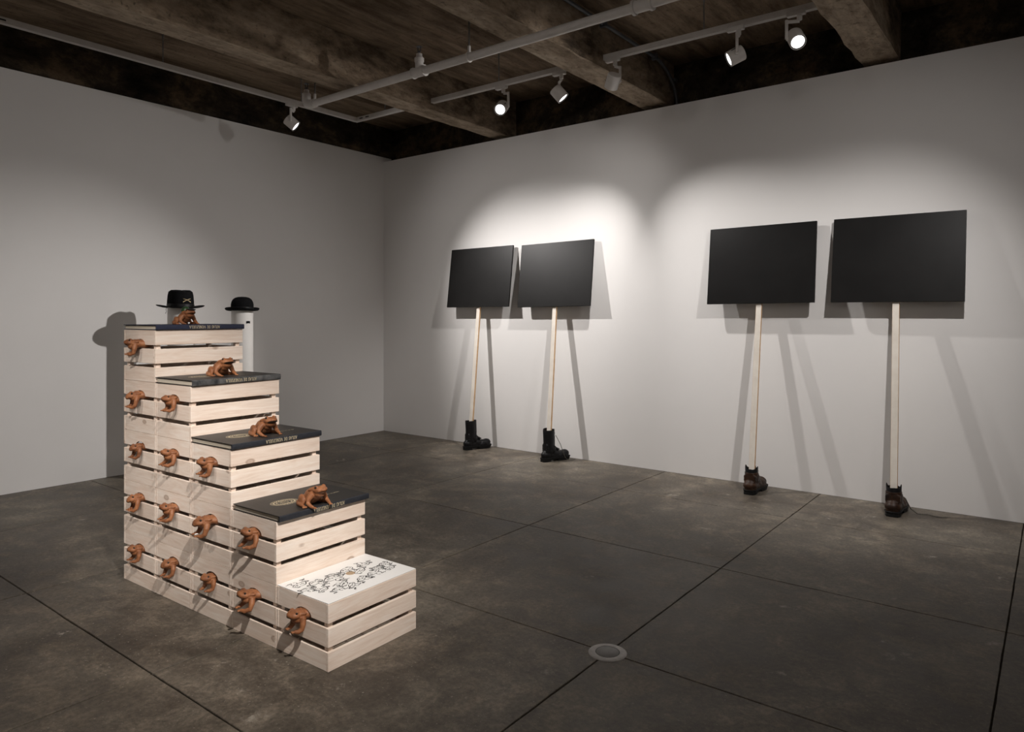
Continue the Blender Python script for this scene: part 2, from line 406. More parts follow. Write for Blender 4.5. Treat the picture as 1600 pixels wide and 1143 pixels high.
TZ = 3.20
def track(name, label, a, b, marks=()):
    a, b = Vector(a), Vector(b); L = (b-a).length; rz = math.atan2((b-a).y, (b-a).x)
    t = thing(name, label, 'light track', a, rz, 'white light track rails')
    h, wd = .036, .036; rl = MB()
    rl.box((L/2, 0, h/2+.006), (L, wd, h-.012))
    for s_ in (-1, 1): rl.box((L/2, s_*(wd/2-.004), .004), (L, .008, .018))
    rl.box((L/2, 0, -.001), (L, .006, .008))
    link('rail', rl.mesh('rail', M['white'], bevel=.001, seg=1), t)
    link('contact_slot', MB().box((L/2, 0, .0075), (L-.01, .026, .004)).mesh('contact_slot', M['black']), t)
    for m_ in marks:
        for q in (0, .085): link('joint_mark', MB().box((m_+q, -wd/2-.0006, .016), (.045, .0015, .010)).mesh('joint_mark', M['black']), t)
    n = max(1, int(L/1.2))
    for q in range(n):
        x = L*(q+.5)/n
        link('drop_rod', MB().tube((x, 0, h), (x, 0, ZC-TZ), .005, n=8).tube((x, 0, ZC-TZ-.07), (x, 0, ZC-TZ), .008, n=8).mesh('drop_rod', M['steel'], True), t)
    return t
track('light_track', 'white light track along the left wall below the dark ceiling', (.79, -8.5, TZ), (.79, -1.07, TZ), (4.45,))
t2 = track('light_track', 'short white light track between the corner and the first beam', (.772, -1.055, TZ), (1.60, -1.045, TZ), (.1,))
track('light_track', 'white light track with two lit spotlights between first and second beams', (1.775, -1.04, TZ), (3.29, -1.02, TZ))
track('light_track', 'white light track with three spotlights between second and third beams', (3.505, -1.015, TZ), (5.05, -.99, TZ))

def spotlight(key, label, back=0, side=1):
    p, tg, *_ = LAMPS[key]; p = Vector(p); dr = (Vector(tg)-p).normalized()
    axis_y = key == 'boards_from_left'
    t = thing('track_spotlight', label, 'spotlight', (p.x, p.y, TZ), PI/2 if axis_y else 0, 'track spotlights')
    link('adapter', MB().box((0, 0, -.014), (.11, .034, .028)).tube((.02, 0, -.028), (.02, 0, -.060), .016, n=14).mesh('adapter', M['white'], bevel=.002, seg=1), t)
    inv = Matrix.Rotation(-(PI/2 if axis_y else 0), 4, 'Z')
    rel = inv @ (p-Vector((p.x, p.y, TZ))); dl = (inv.to_3x3() @ dr)
    sd = dl.cross(Vector((0, 0, 1))).normalized()*side
    piv = rel+sd*.058
    br = MB(); top = Vector((.02, 0, -.066)); c1 = Vector((piv.x, piv.y, -.066))
    br.path([top, top+(c1-top)*.5, c1], .011, 8)
    br.path([c1+Vector((0, 0, .011)), c1-Vector((0, 0, .04)), piv], .010, 8)
    br.path([piv, rel+sd*.04], .012, 10)
    link('bracket', br.mesh('bracket', M['white'], True), t)
    q = aim_quat(dl)
    def part(nm, mb, m):
        o = link(nm, mb.mesh(nm, m, True), t, rel); o.rotation_mode = 'QUATERNION'; o.rotation_quaternion = q; return o
    hd = MB().lathe([(.001, .052), (.046, .052), (.050, .048), (.050, -.050), (.047, -.052), (.045, -.050), (.044, -.034), (.001, -.034)], 36)
    hd = part('lamp_head', hd, M['white'])
    bz = link('bezel', MB().lathe([(.0445, -.036), (.0445, -.0515), (.040, -.048), (.0395, -.036)], 36, closed=True).mesh('bezel', M['black'], True), t, rel); bz.rotation_mode = 'QUATERNION'; bz.rotation_quaternion = q
    link('slot', MB().box((.0502*math.cos(2.4), .0502*math.sin(2.4), -.005), (.008, .004, .03)).mesh('slot', M['black']), t, rel)
    s_ = t.children[-1]; s_.rotation_mode = 'QUATERNION'; s_.rotation_quaternion = q
    part('lens', MB().lathe([(.001, -.0465), (.03, -.0465), (.0395, -.044)], 32, closed=True), M['lens'])
    return t
spotlight('boards_from_left', 'white spotlight alone on the track along the left wall', side=1)
spotlight('toward_visitor', 'white spotlight glaring straight at the viewer, leftmost of the five by the back wall', side=-1)
spotlight('far_pair', 'white spotlight left of the second beam, lit face turned down to the right', side=-1)
spotlight('near_pair', 'white spotlight just right of the second beam, only its back showing', side=1)
spotlight('hats', 'white spotlight turned left, second from right on the track', side=-1)
spotlight('outward', 'white spotlight with round lit face turned right, beside the third beam', side=1)

# ------------------------------------------------------------------ picket signs and boots
PW, PH = .815, .609
signs = [(1.517, -.126, 1.412, .130, .003, (1.525, -.127, 1.407), (1.552, -.272, .297), 'leftmost of the four blank black picket signs, its pole in a tall black boot'),
         (2.442, -.125, 1.408, .128, .010, (2.453, -.126, 1.400), (2.489, -.270, .281), 'second blank black picket sign from left, pole in an unlaced tall black boot'),
         (4.349, -.132, 1.416, .140, .006, (4.348, -.133, 1.409), (4.352, -.305, .188), 'third blank black picket sign from left, pole in the farther brown ankle boot'),
         (5.275, -.132, 1.416, .141, -.005, (5.282, -.132, 1.416), (5.297, -.305, .197), 'rightmost and largest looking blank black picket sign, pole in the nearer brown boot')]
pole_feet = []
for (x, y, z, ln, ro, pt, pb, lab) in signs:
    t = thing('picket_sign', lab, 'picket sign', (x, y, z), 0, 'blank black picket signs')
    t.rotation_euler = Euler((-ln, -ro, 0))
    th = .019
    link('panel', MB().box((0, th/2, PH/2), (PW, th, PH)).mesh('panel', M['panel'], bevel=.0015, seg=1), t)
    # pole lies against the back of the panel and runs down into the boot
    Mi = (Matrix.Translation((x, y, z)) @ Euler((-ln, -ro, 0)).to_matrix().to_4x4()).inverted()
    a = Mi @ Vector(pt); b = Mi @ Vector(pb); a.y = b.y = th+.0115; dr = (b-a).normalized()
    top = a-dr*(PH*.8); bot = b+dr*(.13 if pb[2] > .25 else .075)
    c = (top+bot)/2; L = (bot-top).length; ang = math.atan2(dr.x, -dr.z)
    pm = MB().box((0, 0, 0), (.043, .021, L)).mesh('pole', M['pole'], bevel=.0012, seg=1)
    pm.materials.append(M['raw'])
    for f in pm.polygons:
        if abs(f.normal.x) > .7: f.material_index = 1
    link('pole', pm, t, c, (0, -ang, 0))
    ft = (Matrix.Translation((x, y, z)) @ Euler((-ln, -ro, 0)).to_matrix().to_4x4()) @ bot
    pole_feet.append(ft)

def sole_outline(s=1.0, n=40):
    P = [(-.088, 0), (-.083, .026), (-.05, .037), (0, .035), (.05, .037), (.11, .047), (.155, .049), (.19, .040), (.211, .018), (.215, 0)]
    pts = [(x*s, y*s) for x, y in P]+[(x*s, -y*s) for x, y in P[-2:0:-1]]
    return pts
def boot(loc, rz, lab, tall, leather, laces_loose):
    t = thing('boot', lab, 'boot', loc, rz, 'worn boots at the feet of the signs')
    H = .285 if tall else .185
    # sole: heel block + forefoot
    so = MB().prism(sole_outline(1.03), .016, Matrix.Translation((0, 0, .014)))
    heel = [(x, y) for x, y in sole_outline(1.02) if x < .01]
    so.prism([(-.09, -.012), (-.085, -.028), (-.05, -.038), (-.01, -.036), (-.01, .036), (-.05, .038), (-.085, .028), (-.09, .012)], .016)
    so.prism([(.07, -.040), (.12, -.047), (.165, -.046), (.20, -.03), (.20, .03), (.165, .046), (.12, .047), (.07, .040)], .015)
    link('sole', so.mesh('sole', M['sole'], bevel=.003, seg=2), t)
    u = MB()
    u.ellipsoid((-.035, 0, .062), (.052, .041, .045)).ellipsoid((.0, 0, .055), (.08, .037, .040)).ellipsoid((.065, 0, .058), (.075, .039, .038), (0, .18, 0))
    u.ellipsoid((.135, 0, .052), (.078, .047, .036), (0, .05, 0)).ellipsoid((.165, 0, .056), (.048, .043, .036))
    u.tube((.035, 0, .085), (-.005, 0, .125), .040, .044, 20)
    u.prism([(x*.97, y*.97) for x, y in sole_outline()], .022, Matrix.Translation((0, 0, .028)))
    zt = H-.03
    u.lathe([(.040, .06), (.046, .09), (.0455, .12), (.047 if tall else .044, .5*(zt+.12)), (.049 if tall else .0445, zt)], 24, (-.012, 0, 0),
            warp=lambda x, y, z, a, r: (x*1.12+.02*(z-.1)*0, y*.92, z))
    for k in range(3 if tall else 2):      # creases at the ankle
        u.tube((-.058, -.02, .10+k*.022), (.035, -.026, .095+k*.02), .018, .014, 10).tube((-.058, .02, .10+k*.022), (.035, .026, .095+k*.02), .018, .014, 10)
    link('upper', fuse(u, leather, .0042, 4, 'upper'), t)
    # open collar
    rs = random.Random(int(loc[0]*100)); n = 28; vs = []; fs = []
    prof = []
    for (rr, z) in ((.0490, zt-.01), (.0505, H-.006), (.0485, H), (.0440, H-.004), (.0430, zt-.006)):
        for i in range(n):
            a = 2*PI*i/n; jz = 0
            if z > H-.02:
                jz = .022*max(0, math.cos(2*(a-PI/2)))**3 if not tall else (.012*max(0, math.cos(a-PI/2)) if laces_loose else .002*math.sin(3*a))
                if not tall: jz += rs.uniform(-.002, .003)-.006
            vs.append((-.012+rr*(1.12 if tall else .98)*math.cos(a), rr*(.92 if tall else .76)*math.sin(a), z+jz))
    for j in range(4):
        for i in range(n): fs.append((j*n+i, j*n+(i+1) % n, (j+1)*n+(i+1) % n, (j+1)*n+i))
    link('collar', MB().add(vs, fs).mesh('collar', M['leather'], True), t)
    link('welt', MB().path([(x*1.035, y*1.035, .031) for x, y in sole_outline()]+[(-.091, 0, .031)], .0042, 6).mesh('welt', M['sole'], True), t)
    # counter band and toe cap seam
    link('heel_counter', MB().ellipsoid((-.043, 0, .060), (.049, .0415, .036)).mesh('heel_counter', leather if tall else M['brown'], True), t)
    link('tongue', MB().path([(.098, 0, .096), (.062, 0, .110), (.04, 0, .135), (.036, 0, zt-.01), (.040, 0, H+.004)], [.012, .016, .016, .017, .012], 10).mesh('tongue', M['leather'], True), t)
    lc = MB(); nl = 7 if tall else 4
    for k in range(nl):
        f = k/(nl-1); x = .105-.058*min(1, f*2.2) ; z = .094+.02*min(1, f*2.2)+max(0, f-.3)/.7*(H-.145)
        if f > .35: x = .046
        lc.path([(x-.012, -.030, z), (x+.006, 0, z+.006), (x-.012, .030, z+.004)], .0028, 6)
    link('laces', lc.mesh('laces', M['lace'] if not tall else M['ribbon'], True), t)
    if laces_loose:
        rr = loc[0]
        l1 = [(.05, -.032, .11), (.07, -.05, .085), (.085, -.07, .03), (.09, -.10, .004), (.11, -.15, .004), (.085, -.19, .004), (.10, -.24, .004)] if not tall else [(.045, -.03, zt-.02), (.085, -.05, .15), (.10, -.058, .10), (.125, -.068, .03), (.15, -.082, .004), (.2, -.09, .004), (.235, -.075, .004)]
        link('loose_lace', MB().path(l1, .0026, 6).mesh('loose_lace', M['lace'], True), t)
    return t
bl = ['tall black leather boot at the foot of the leftmost picket sign', 'tall black boot with an open top and trailing lace, under the second sign',
      'low brown boot with a dark collar at the foot of the third sign', 'low brown boot with a loose trailing lace at the foot of the rightmost sign']
for k in range(4):
    f = pole_feet[k]; hd = math.radians(90-19 if k < 2 else 90)
    ox, oy = f.x, f.y
    c, s_ = math.cos(hd), math.sin(hd)
    bx, by = ox+.012*c, oy+.012*s_
    bt = boot((bx, by, 0), hd, bl[k], k < 2, M['leather'] if k < 2 else M['brown'], k in (1, 3))
    if k > 1: bt.scale = (1, 1.22, 1.03)

# ------------------------------------------------------------------ crate stair
BX, BY, PSI, CW, CD, CH = 2.4450, -3.9319, .02096, .3167, .4622, .2499
def stair(lx, ly, z=0):
    c, s_ = math.cos(PSI), math.sin(PSI)
    return Vector((BX+lx*c-ly*s_, BY+lx*s_+ly*c, z))
TH, TS, SH, SG = .0135, .0095, .0705, .0192
def slat(L, h, th): return MB().box((0, 0, 0), (L, th, h)).mesh('slat', M['pine'], bevel=.0012, seg=1)
w_ = CW-.0016
me_long = slat(CD-.001, SH, TH); me_side = slat(w_-2*TH, SH, TS)
Ls = w_-2*TH; pts = [(-Ls/2, SH/2), (-Ls/2, -SH/2)]
HX, HWD, HHT = .010, .048, .027
pts += [(HX-HWD*math.cos(PI*k/14), -SH/2+HHT*math.sin(PI*k/14)) for k in range(15)]
pts += [(Ls/2, -SH/2), (Ls/2, SH/2)]
me_notch = MB().prism(pts, TS, Matrix.Rotation(PI/2, 4, 'X') @ Matrix.Translation((0, 0, -TS/2))).mesh('slat', M['pine'])
me_post = MB().box((0, 0, 0), (.022, .022, CH-.006)).mesh('post', M['pine'], bevel=.001, seg=1)
me_floor = slat(w_-2*TH-.002, .075, .009)
ROW = ['bottom', 'second', 'third', 'fourth', 'top']; ORD = ['first', 'second', 'third', 'fourth', 'fifth']
def crate(c, r):
    if r == 4: lab = 'whitewashed pine crate topmost in the stair, under the navy book'
    else: lab = 'pine crate %s from left in the %s row%s of the stair' % (ORD[c], ROW[r], '' if r == 0 else ' up')
    t = thing('wooden_crate', lab, 'crate', stair((c+.5)*CW, CD/2, r*CH), PSI, 'slatted pine crates stacked as a stair')
    zs = [SH/2, SH*1.5+SG, SH*2.5+2*SG]
    for k, z in enumerate(zs):
        z = z*(CH-.0012)/(3*SH+2*SG)
        for s_ in (-1, 1):
            jx = random.uniform(-.0005, .0003)
            link('slat', me_long, t, (s_*(w_/2-TH/2)+jx*s_, 0, z), (0, 0, s_*PI/2))
            me = me_notch if (k == 2 and s_ == -1) else me_side
            link('slat', me, t, (0, s_*(CD/2-TS/2-.001), z), (0, 0, 0 if s_ == -1 else PI))
    for sx in (-1, 1):
        for sy in (-1, 1):
            link('post', me_post, t, (sx*(w_/2-TH-.0115), sy*(CD/2-TS-.0125), CH/2), (0, 0, 0))
    for k in range(5):
        link('bottom_slat', me_floor, t, (0, (k-2)*.082, .008), (PI/2, 0, 0))
    return t
for r in range(5):
    for c in range(5-r): crate(c, r)

# ------------------------------------------------------------------ white printed board on the lowest step
lb = thing('printed_board', 'white board printed with black ink drawings on the lowest crate', 'board', stair(4.5*CW, CD/2, CH), PSI)
link('board', MB().box((.0, 0, .0017), (CW-.004, CD-.004, .003)).mesh('board', M['panelw'], bevel=.0005, seg=1), lb)
link('disc', MB().lathe([(.0005, .0039), (.0185, .0039), (.0188, .0032)], 32).mesh('disc', M['tan']), lb, (-.021, .027, 0))
def ribbon(mb, pts, wds, z=.00345):
    n = len(pts); vs = []; fs = []
    for i in range(n):
        d_ = Vector(pts[min(i+1, n-1)])-Vector(pts[max(i-1, 0)]); d_ = d_.normalized() if d_.length else Vector((1, 0))
        nn = Vector((-d_.y, d_.x))*wds[i]/2
        vs += [(pts[i][0]+nn.x, pts[i][1]+nn.y, z), (pts[i][0]-nn.x, pts[i][1]-nn.y, z)]
    fs = [(2*i, 2*i+1, 2*i+3, 2*i+2) for i in range(n-1)]
    mb.add(vs, fs)
def ink_frog(mb, c, size, ang, r):
    """small line drawing of a crouching frog: back, belly, bent legs, toes, spots"""
    ca, sa = math.cos(ang), math.sin(ang)
    def T(p): x, y = p[0]*size, p[1]*size; return (c[0]+x*ca-y*sa, c[1]+x*sa+y*ca)
    def curve(ps, w0):
        out = []
        for i in range(len(ps)-1):
            p0 = ps[max(i-1, 0)]; p1 = ps[i]; p2 = ps[i+1]; p3 = ps[min(i+2, len(ps)-1)]
            for k in range(5):
                u = k/5
                out.append(tuple(.5*((2*p1[j])+(-p0[j]+p2[j])*u+(2*p0[j]-5*p1[j]+4*p2[j]-p3[j])*u*u+(-p0[j]+3*p1[j]-3*p2[j]+p3[j])*u**3) for j in (0, 1)))
        out.append(ps[-1]); n = len(out)
        ribbon(mb, [T(p) for p in out], [w0*(.35+.9*abs(math.sin(PI*(i/n*1.7+.15)))) for i in range(n)])
    j = lambda s_=.08: r.uniform(-s_, s_)
    W = .0027
    curve([(-.9+j(), -.1+j()), (-.4, .42+j()), (.2, .5+j()), (.75, .42+j()), (1.0+j(), .1)], W*1.2)
    curve([(1.0, .1), (.8, -.12+j()), (.3, -.25), (-.4, -.35+j()), (-.9, -.1)], W)
    curve([(.55, .45), (.6, .62), (.75, .62), (.8, .44)], W)
    curve([(-.7, .1), (-1.15, .1+j()), (-.75, -.5+j()), (-1.25, -.62), (-.7, -.72+j())], W*1.5)
    curve([(.45, -.2), (.65+j(), -.55), (.35, -.8), (.75, -.86+j())], W*1.4)
    curve([(.1, -.25), (-.1+j(), -.6), (.12, -.85)], W*1.1)
    curve([(-.5, .15), (-.1, .2+j()), (.3, .05+j()), (.8, .12)], W*.7)
    for k in range(4):
        curve([(-1.25+k*.16, -.62-.03*k), (-1.38+k*.18+j(), -.82+j())], W*.9)
    for k in range(3):
        curve([(.72+.04*k, -.86), (.8+.12*k+j(), -1.0+.08*k)], W*.9)
    for k in range(5):
        x, y = r.uniform(-.6, .5), r.uniform(-.15, .3)
        curve([(x, y), (x+.07, y+.05), (x+.12, y)], W*r.uniform(.8, 2))
ik = MB(); r = random.Random(5)
cl = [(3.775, -3.845), (3.846, -3.858), (3.812, -3.797), (3.893, -3.822), (3.83, -3.725), (3.933, -3.785), (3.905, -3.735), (3.798, -3.632),
      (3.95, -3.725), (3.845, -3.60), (3.925, -3.655), (3.912, -3.585), (3.80, -3.54), (3.88, -3.53), (3.862, -3.485), (3.92, -3.50), (3.80, -3.70)]
ctr = stair(4.5*CW, CD/2)
for i, (x, y) in enumerate(cl):
    lx, ly = x-ctr.x, y-ctr.y
    ink_frog(ik, (lx*math.cos(PSI)+ly*math.sin(PSI)+.004, -lx*math.sin(PSI)+ly*math.cos(PSI)), 1.12*[.034, .030, .034, .028, .044, .028, .030, .034, .027, .036, .030, .036, .030, .028, .027, .027, .026][i], r.uniform(-.6, .6)+PI/2+(PI if i % 3 == 0 else 0), r)
link('ink_drawing', ik.mesh('ink_drawing', M['ink']), lb)

# ------------------------------------------------------------------ books
GL = {  # serif capitals as strokes on a 0..1 high box: (points, thick)
 'A': (.74, [([(.06, 0), (.37, 1)], .07), ([(.37, 1), (.68, 0)], .14), ([(.2, .36), (.55, .36)], .06), ([(-.02, .02), (.17, .02)], .05), ([(.55, .02), (.78, .02)], .05)]),
 'T': (.68, [([(.34, 0), (.34, 1)], .14), ([(.02, .97), (.66, .97)], .06), ([(.03, 1), (.03, .75)], .05), ([(.65, 1), (.65, .75)], .05), ([(.2, .02), (.48, .02)], .05)]),
 'L': (.62, [([(.17, 0), (.17, 1)], .14), ([(.05, .98), (.32, .98)], .05), ([(.05, .03), (.58, .03)], .06), ([(.57, 0), (.57, .28)], .06)]),
 'S': (.56, [([(.46, .78), (.42, .93), (.28, 1), (.12, .92), (.09, .76), (.2, .6), (.36, .48), (.47, .34), (.45, .12), (.28, 0), (.12, .05), (.06, .24)], .10), ([(.47, .98), (.47, .74)], .05), ([(.06, .28), (.06, .02)], .05)]),
 'D': (.74, [([(.17, 0), (.17, 1)], .14), ([(.05, .98), (.35, .98), (.55, .86), (.66, .5), (.55, .14), (.35, .02), (.05, .02)], .08)]),
 'E': (.64, [([(.17, 0), (.17, 1)], .14), ([(.05, .98), (.55, .98)], .06), ([(.05, .02), (.58, .02)], .06), ([(.17, .52), (.43, .52)], .06), ([(.55, 1), (.55, .76)], .05), ([(.58, 0), (.58, .26)], .05), ([(.43, .64), (.43, .4)], .05)]),
 'V': (.74, [([(.06, 1), (.37, 0)], .14), ([(.37, 0), (.68, 1)], .07), ([(-.02, .98), (.2, .98)], .05), ([(.55, .98), (.76, .98)], .05)]),
 'N': (.78, [([(.14, 0), (.14, 1)], .07), ([(.14, 1), (.64, 0)], .14), ([(.64, 0), (.64, 1)], .07), ([(.02, .98), (.18, .98)], .05), ([(.02, .02), (.27, .02)], .05), ([(.52, .98), (.76, .98)], .05)]),
 'Z': (.64, [([(.05, .97), (.58, .97)], .06), ([(.56, .97), (.07, .03)], .14), ([(.05, .03), (.6, .03)], .06), ([(.06, 1), (.06, .76)], .05), ([(.59, 0), (.59, .26)], .05)]),
 'U': (.76, [([(.17, 1), (.17, .3), (.26, .06), (.42, 0), (.56, .08), (.63, .3), (.63, 1)], .10), ([(.04, .98), (.3, .98)], .05), ([(.52, .98), (.74, .98)], .05)]),
 ' ': (.42, [])}
def lettering(text, height):
    mb = MB(); x = 0; z = 0
    for ch in text:
        wd, st = GL[ch]
        for ps, th in st:
            z += .00001
            ribbon(mb, [((x+p[0])*height, p[1]*height) for p in ps], [th*height*1.15]*len(ps), z % .0002)
        x += wd+.07
    wtot = x*height
    for i, v in enumerate(mb.v): mb.v[i] = (v[0]-wtot/2, v[1]-height/2, v[2])
    return mb, wtot
def emblem():
    e = MB(); a, b = .062, .043
    for k, f in ((1, 1), (2, .93)):
        ribbon(e, [(a*f*math.cos(2*PI*i/48), b*f*math.sin(2*PI*i/48)) for i in range(49)], [.0016]*49, .0003)
    # laurel leaves round a shield with three fields
    for i in range(26):
        t_ = 2*PI*i/26
        c = (a*.78*math.cos(t_), b*.74*math.sin(t_)); ta = t_+PI/2+.5
        ribbon(e, [(c[0]+u*.008*math.cos(ta), c[1]+u*.008*math.sin(ta)) for u in (-1, -.3, .4, 1)], [.0008, .0058, .005, .0004], .0003)
    for i in range(20):
        t_ = 2*PI*i/20; c = (a*.56*math.cos(t_), b*.55*math.sin(t_)); ta = t_+PI/2-.6
        ribbon(e, [(c[0]+u*.006*math.cos(ta), c[1]+u*.006*math.sin(ta)) for u in (-1, -.3, .4, 1)], [.0006, .004, .004, .0004], .0003)
    sh = [(-.017, .016), (.017, .016), (.017, -.004), (.010, -.014), (0, -.019), (-.010, -.014), (-.017, -.004), (-.017, .016)]
    ribbon(e, sh, [.0018]*len(sh), .0003)
    ribbon(e, [(-.017, .001), (.017, .001)], [.0015]*2, .0003); ribbon(e, [(0, .001), (0, .016)], [.0015]*2, .0003)
    for k in range(4): ribbon(e, [(-.012+k*.008, -.002), (-.011+k*.008, -.010)], [.002]*2, .0003)
    for k in range(3): ribbon(e, [(-.014+k*.004, .004+k*.003), (-.008+k*.003, .012)], [.002]*2, .0003)
    ribbon(e, [(.005, .005), (.009, .011), (.014, .008)], [.0025]*3, .0003)
    ribbon(e, [(-.024, -.026), (0, -.022), (.024, -.026)], [.003]*3, .0003)
    ribbon(e, [(-.014, .021), (0, .024), (.014, .021)], [.003]*3, .0003)
    return e
me_emblem = emblem().mesh('emblem', M['gold'])
tb, tw = lettering('ATLAS DE VENEZUELA', .0125)
me_spine = tb.mesh('spine_lettering', M['gold'])
tb, _ = lettering('ATLAS DE VENEZUELA', .009); me_title = tb.mesh('cover_lettering', M['gold'])
def book(c, r, lab, cov, spine, skew=0, thick=.0245, shift=(0, 0), worn=False):
    W, L = CW+.008, CD+.002; z0 = (r+1)*CH+.0004
    ct = stair((c+.5)*CW+.006+shift[0], CD/2+shift[1], z0)
    t = thing('atlas_book', lab, 'book', ct, PSI+skew, 'atlas volumes lying on the steps')
    ct_ = .0032
    for nm, z in (('back_cover', ct_/2), ('front_cover', thick-ct_/2)):
        link(nm, MB().box((-.003, 0, z), (W-.006, L, ct_)).mesh(nm, cov, bevel=.0009, seg=2), t)
    link('page_block', MB().box((-.006, 0, thick/2), (W-.026, L-.012, thick-2*ct_)).mesh('page_block', M['pages'], bevel=.0005, seg=1), t)
    # spine: shallow rounded strip on the +X side
    pf = [(W/2-.010, 0), (W/2-.003, .0002), (W/2, .003), (W/2+.0008, thick/2), (W/2, thick-.003), (W/2-.003, thick-.0002), (W/2-.010, thick), (W/2-.010, thick-.0025), (W/2-.006, thick-.005), (W/2-.006, .005), (W/2-.010, .0025)]
    vs = [(x, y, z) for y in (-L/2-.0004, L/2+.0004) for x, z in pf]; n = len(pf)
    fs = [tuple(range(n)), tuple(range(n, 2*n))[::-1]]+[(i, n+i, n+(i+1) % n, (i+1) % n) for i in range(n)]
    link('spine', MB().add(vs, fs).mesh('spine', spine), t)
    # lettering upside down as the volume lies face up, head to the left
    o = link('spine_lettering', me_spine, t, (W/2+.0011, .012, thick/2)); o.matrix_local = Matrix.Translation((W/2+.0011, .012, thick/2)) @ Matrix(((0, 0, 1, 0), (-1, 0, 0, 0), (0, -1.15, 0, 0), (0, 0, 0, 1)))
    if r < 4:
        link('emblem', me_emblem, t, (-.01, -.088, thick+.0001), (0, 0, PI/2))
        link('cover_lettering', me_title, t, (.03, .115, thick+.0001), (0, 0, -PI/2))
    return ct.z+thick
zb = {}
zb[4] = book(0, 4, 'navy book with gilt spine lettering lying on the topmost crate', M['navy'], M['navy'])
zb[3] = book(1, 3, 'black book with a scuffed marbled grey spine on the second highest step', M['blackcov'], M['worn'], skew=.012, thick=.027)
zb[2] = book(2, 2, 'black book with blue black spine lying on the middle step', M['blackcov'], M['slate'])
zb[1] = book(3, 1, 'black book with a clear gold emblem on the second lowest step', M['blackcov'], M['slate'], shift=(.008, .004))

# ------------------------------------------------------------------ terracotta frogs
def toes(b, p, h, r_=.0042, L=.020, z=.004, spread=.45):
    for k in (-1, 0, 1):
        a = h+k*spread
        b.path([p, (p[0]+L*.55*math.cos(a), p[1]+L*.55*math.sin(a), z+.002), (p[0]+L*math.cos(a), p[1]+L*math.sin(a), z)], [r_, r_*.9, r_*.75], 8)
def sitting_frog_mesh():
    b = MB()
    b.ellipsoid((-.012, 0, .045), (.055, .046, .037), (0, -.52, 0), 20, 12).ellipsoid((.020, 0, .060), (.038, .038, .032), (0, -.35, 0))
    b.ellipsoid((.048, 0, .079), (.035, .039, .019), (0, -.10, 0), 20, 12).ellipsoid((.038, 0, .064), (.034, .034, .022))
    b.ellipsoid((.076, 0, .083), (.013, .022, .010))
    for s_ in (-1, 1):
        b.ellipsoid((.046, s_*.023, .0925), (.0125, .0105, .0095)).ellipsoid((.02, s_*.03, .083), (.024, .008, .007), (0, -.3, -s_*.3))
        b.ellipsoid((-.044, s_*.043, .027), (.036, .018, .026), (0, .25, s_*.35)).ellipsoid((-.062, s_*.046, .014), (.018, .016, .014))
        b.path([(-.06, s_*.054, .010), (-.02, s_*.066, .009), (.004, s_*.070, .006)], [.012, .010, .008], 10)
        toes(b, (.0, s_*.070, .006), s_*.25, .005, .026)
        b.path([(.026, s_*.034, .060), (.020, s_*.052, .040), (.024, s_*.060, .022), (.046, s_*.058, .011), (.060, s_*.054, .007)], [.0165, .0145, .0115, .009, .007], 12)
        toes(b, (.058, s_*.054, .006), -s_*.25)
    for k in range(26):     # warts
        rr = random.Random(k); a = rr.uniform(-1.2, 1.2); x = rr.uniform(-.045, .02)
        b.ellipsoid((x, .036*math.sin(a), .048+.034*math.cos(a)+.35*(x+.012)), (.0035, .0035, .003), n=8, m=6)
    return fuse(b, M['clay'], .0026, 3, 'frog_body')
ME_SIT = sitting_frog_mesh()
def peeking_frog_mesh(v):
    """head, shoulders and arms out of the notch; the body goes back into the crate"""
    b = MB(); hp = [-.05, .12, -.12][v]
    b.ellipsoid((-.045, 0, .026), (.062, .040, .0255), (0, -.04, 0), 20, 12).ellipsoid((.008, 0, .026), (.036, .037, .0255))
    b.ellipsoid((.042, 0, .031-hp*.05), (.036, .038, .0205), (0, hp, 0), 20, 12).ellipsoid((.026, 0, .016), (.032, .035, .024))
    b.ellipsoid((.066, 0, .030-hp*.11), (.014, .024, .0125), (0, hp, 0))
    for s_ in (-1, 1):
        b.ellipsoid((.040, s_*.022, .0445-hp*.04), (.0125, .0105, .0095)).ellipsoid((.012, s_*.029, .038), (.024, .008, .007), (0, 0, -s_*.3))
        if v == 0:
            pts_ = [(.012, s_*.034, .022), (.018, s_*.043, -.004), (.024, s_*.042, -.026), (.042, s_*.036, -.034), (.056, s_*.028, -.032)]
        elif v == 1:
            pts_ = [(.014, s_*.034, .016), (.022, s_*.046, -.004), (.030, s_*.046, -.030), (.046, s_*.036, -.042), (.060, s_*.024, -.038)]
        else:
            pts_ = [(.010, s_*.034, .022), (.016, s_*.048, .0), (.026, s_*.052, -.022), (.050, s_*.040, -.030), (.066, s_*.024, -.028)]
        b.path(pts_, [.0175, .0155, .0130, .0105, .0085], 12)
        p = pts_[-1]
        for k in (-1, 0, 1):
            a = -s_*.3+k*.5
            b.path([p, (p[0]+.018*math.cos(a), p[1]+.018*math.sin(a), p[2]-.001)], [.005, .0036], 8)
    for k in range(16):
        rr = random.Random(k+90); a = rr.uniform(-1.1, 1.1); x = rr.uniform(-.01, .02)
        b.ellipsoid((x, .035*math.sin(a), .026+.0255*math.cos(a)), (.0033, .0033, .0026), n=8, m=6)
    return fuse(b, M['clay'], .0025, 3, 'frog_body')
ME_PK = [peeking_frog_mesh(v) for v in range(3)]
def slim(c, r_, rot=(0, 0, 0), m='mouth', nm='mouth'):
    return MB().ellipsoid(c, r_, rot, 24, 8).mesh(nm, M[m], True)
me_eye = MB().ellipsoid((0, 0, 0), (.0062, .0055, .0055), n=12, m=8).mesh('eye', M['mouth'], True)
me_mouth_s = slim((.0545, 0, .0725), (.0362, .0345, .0022), (0, -.10, 0))
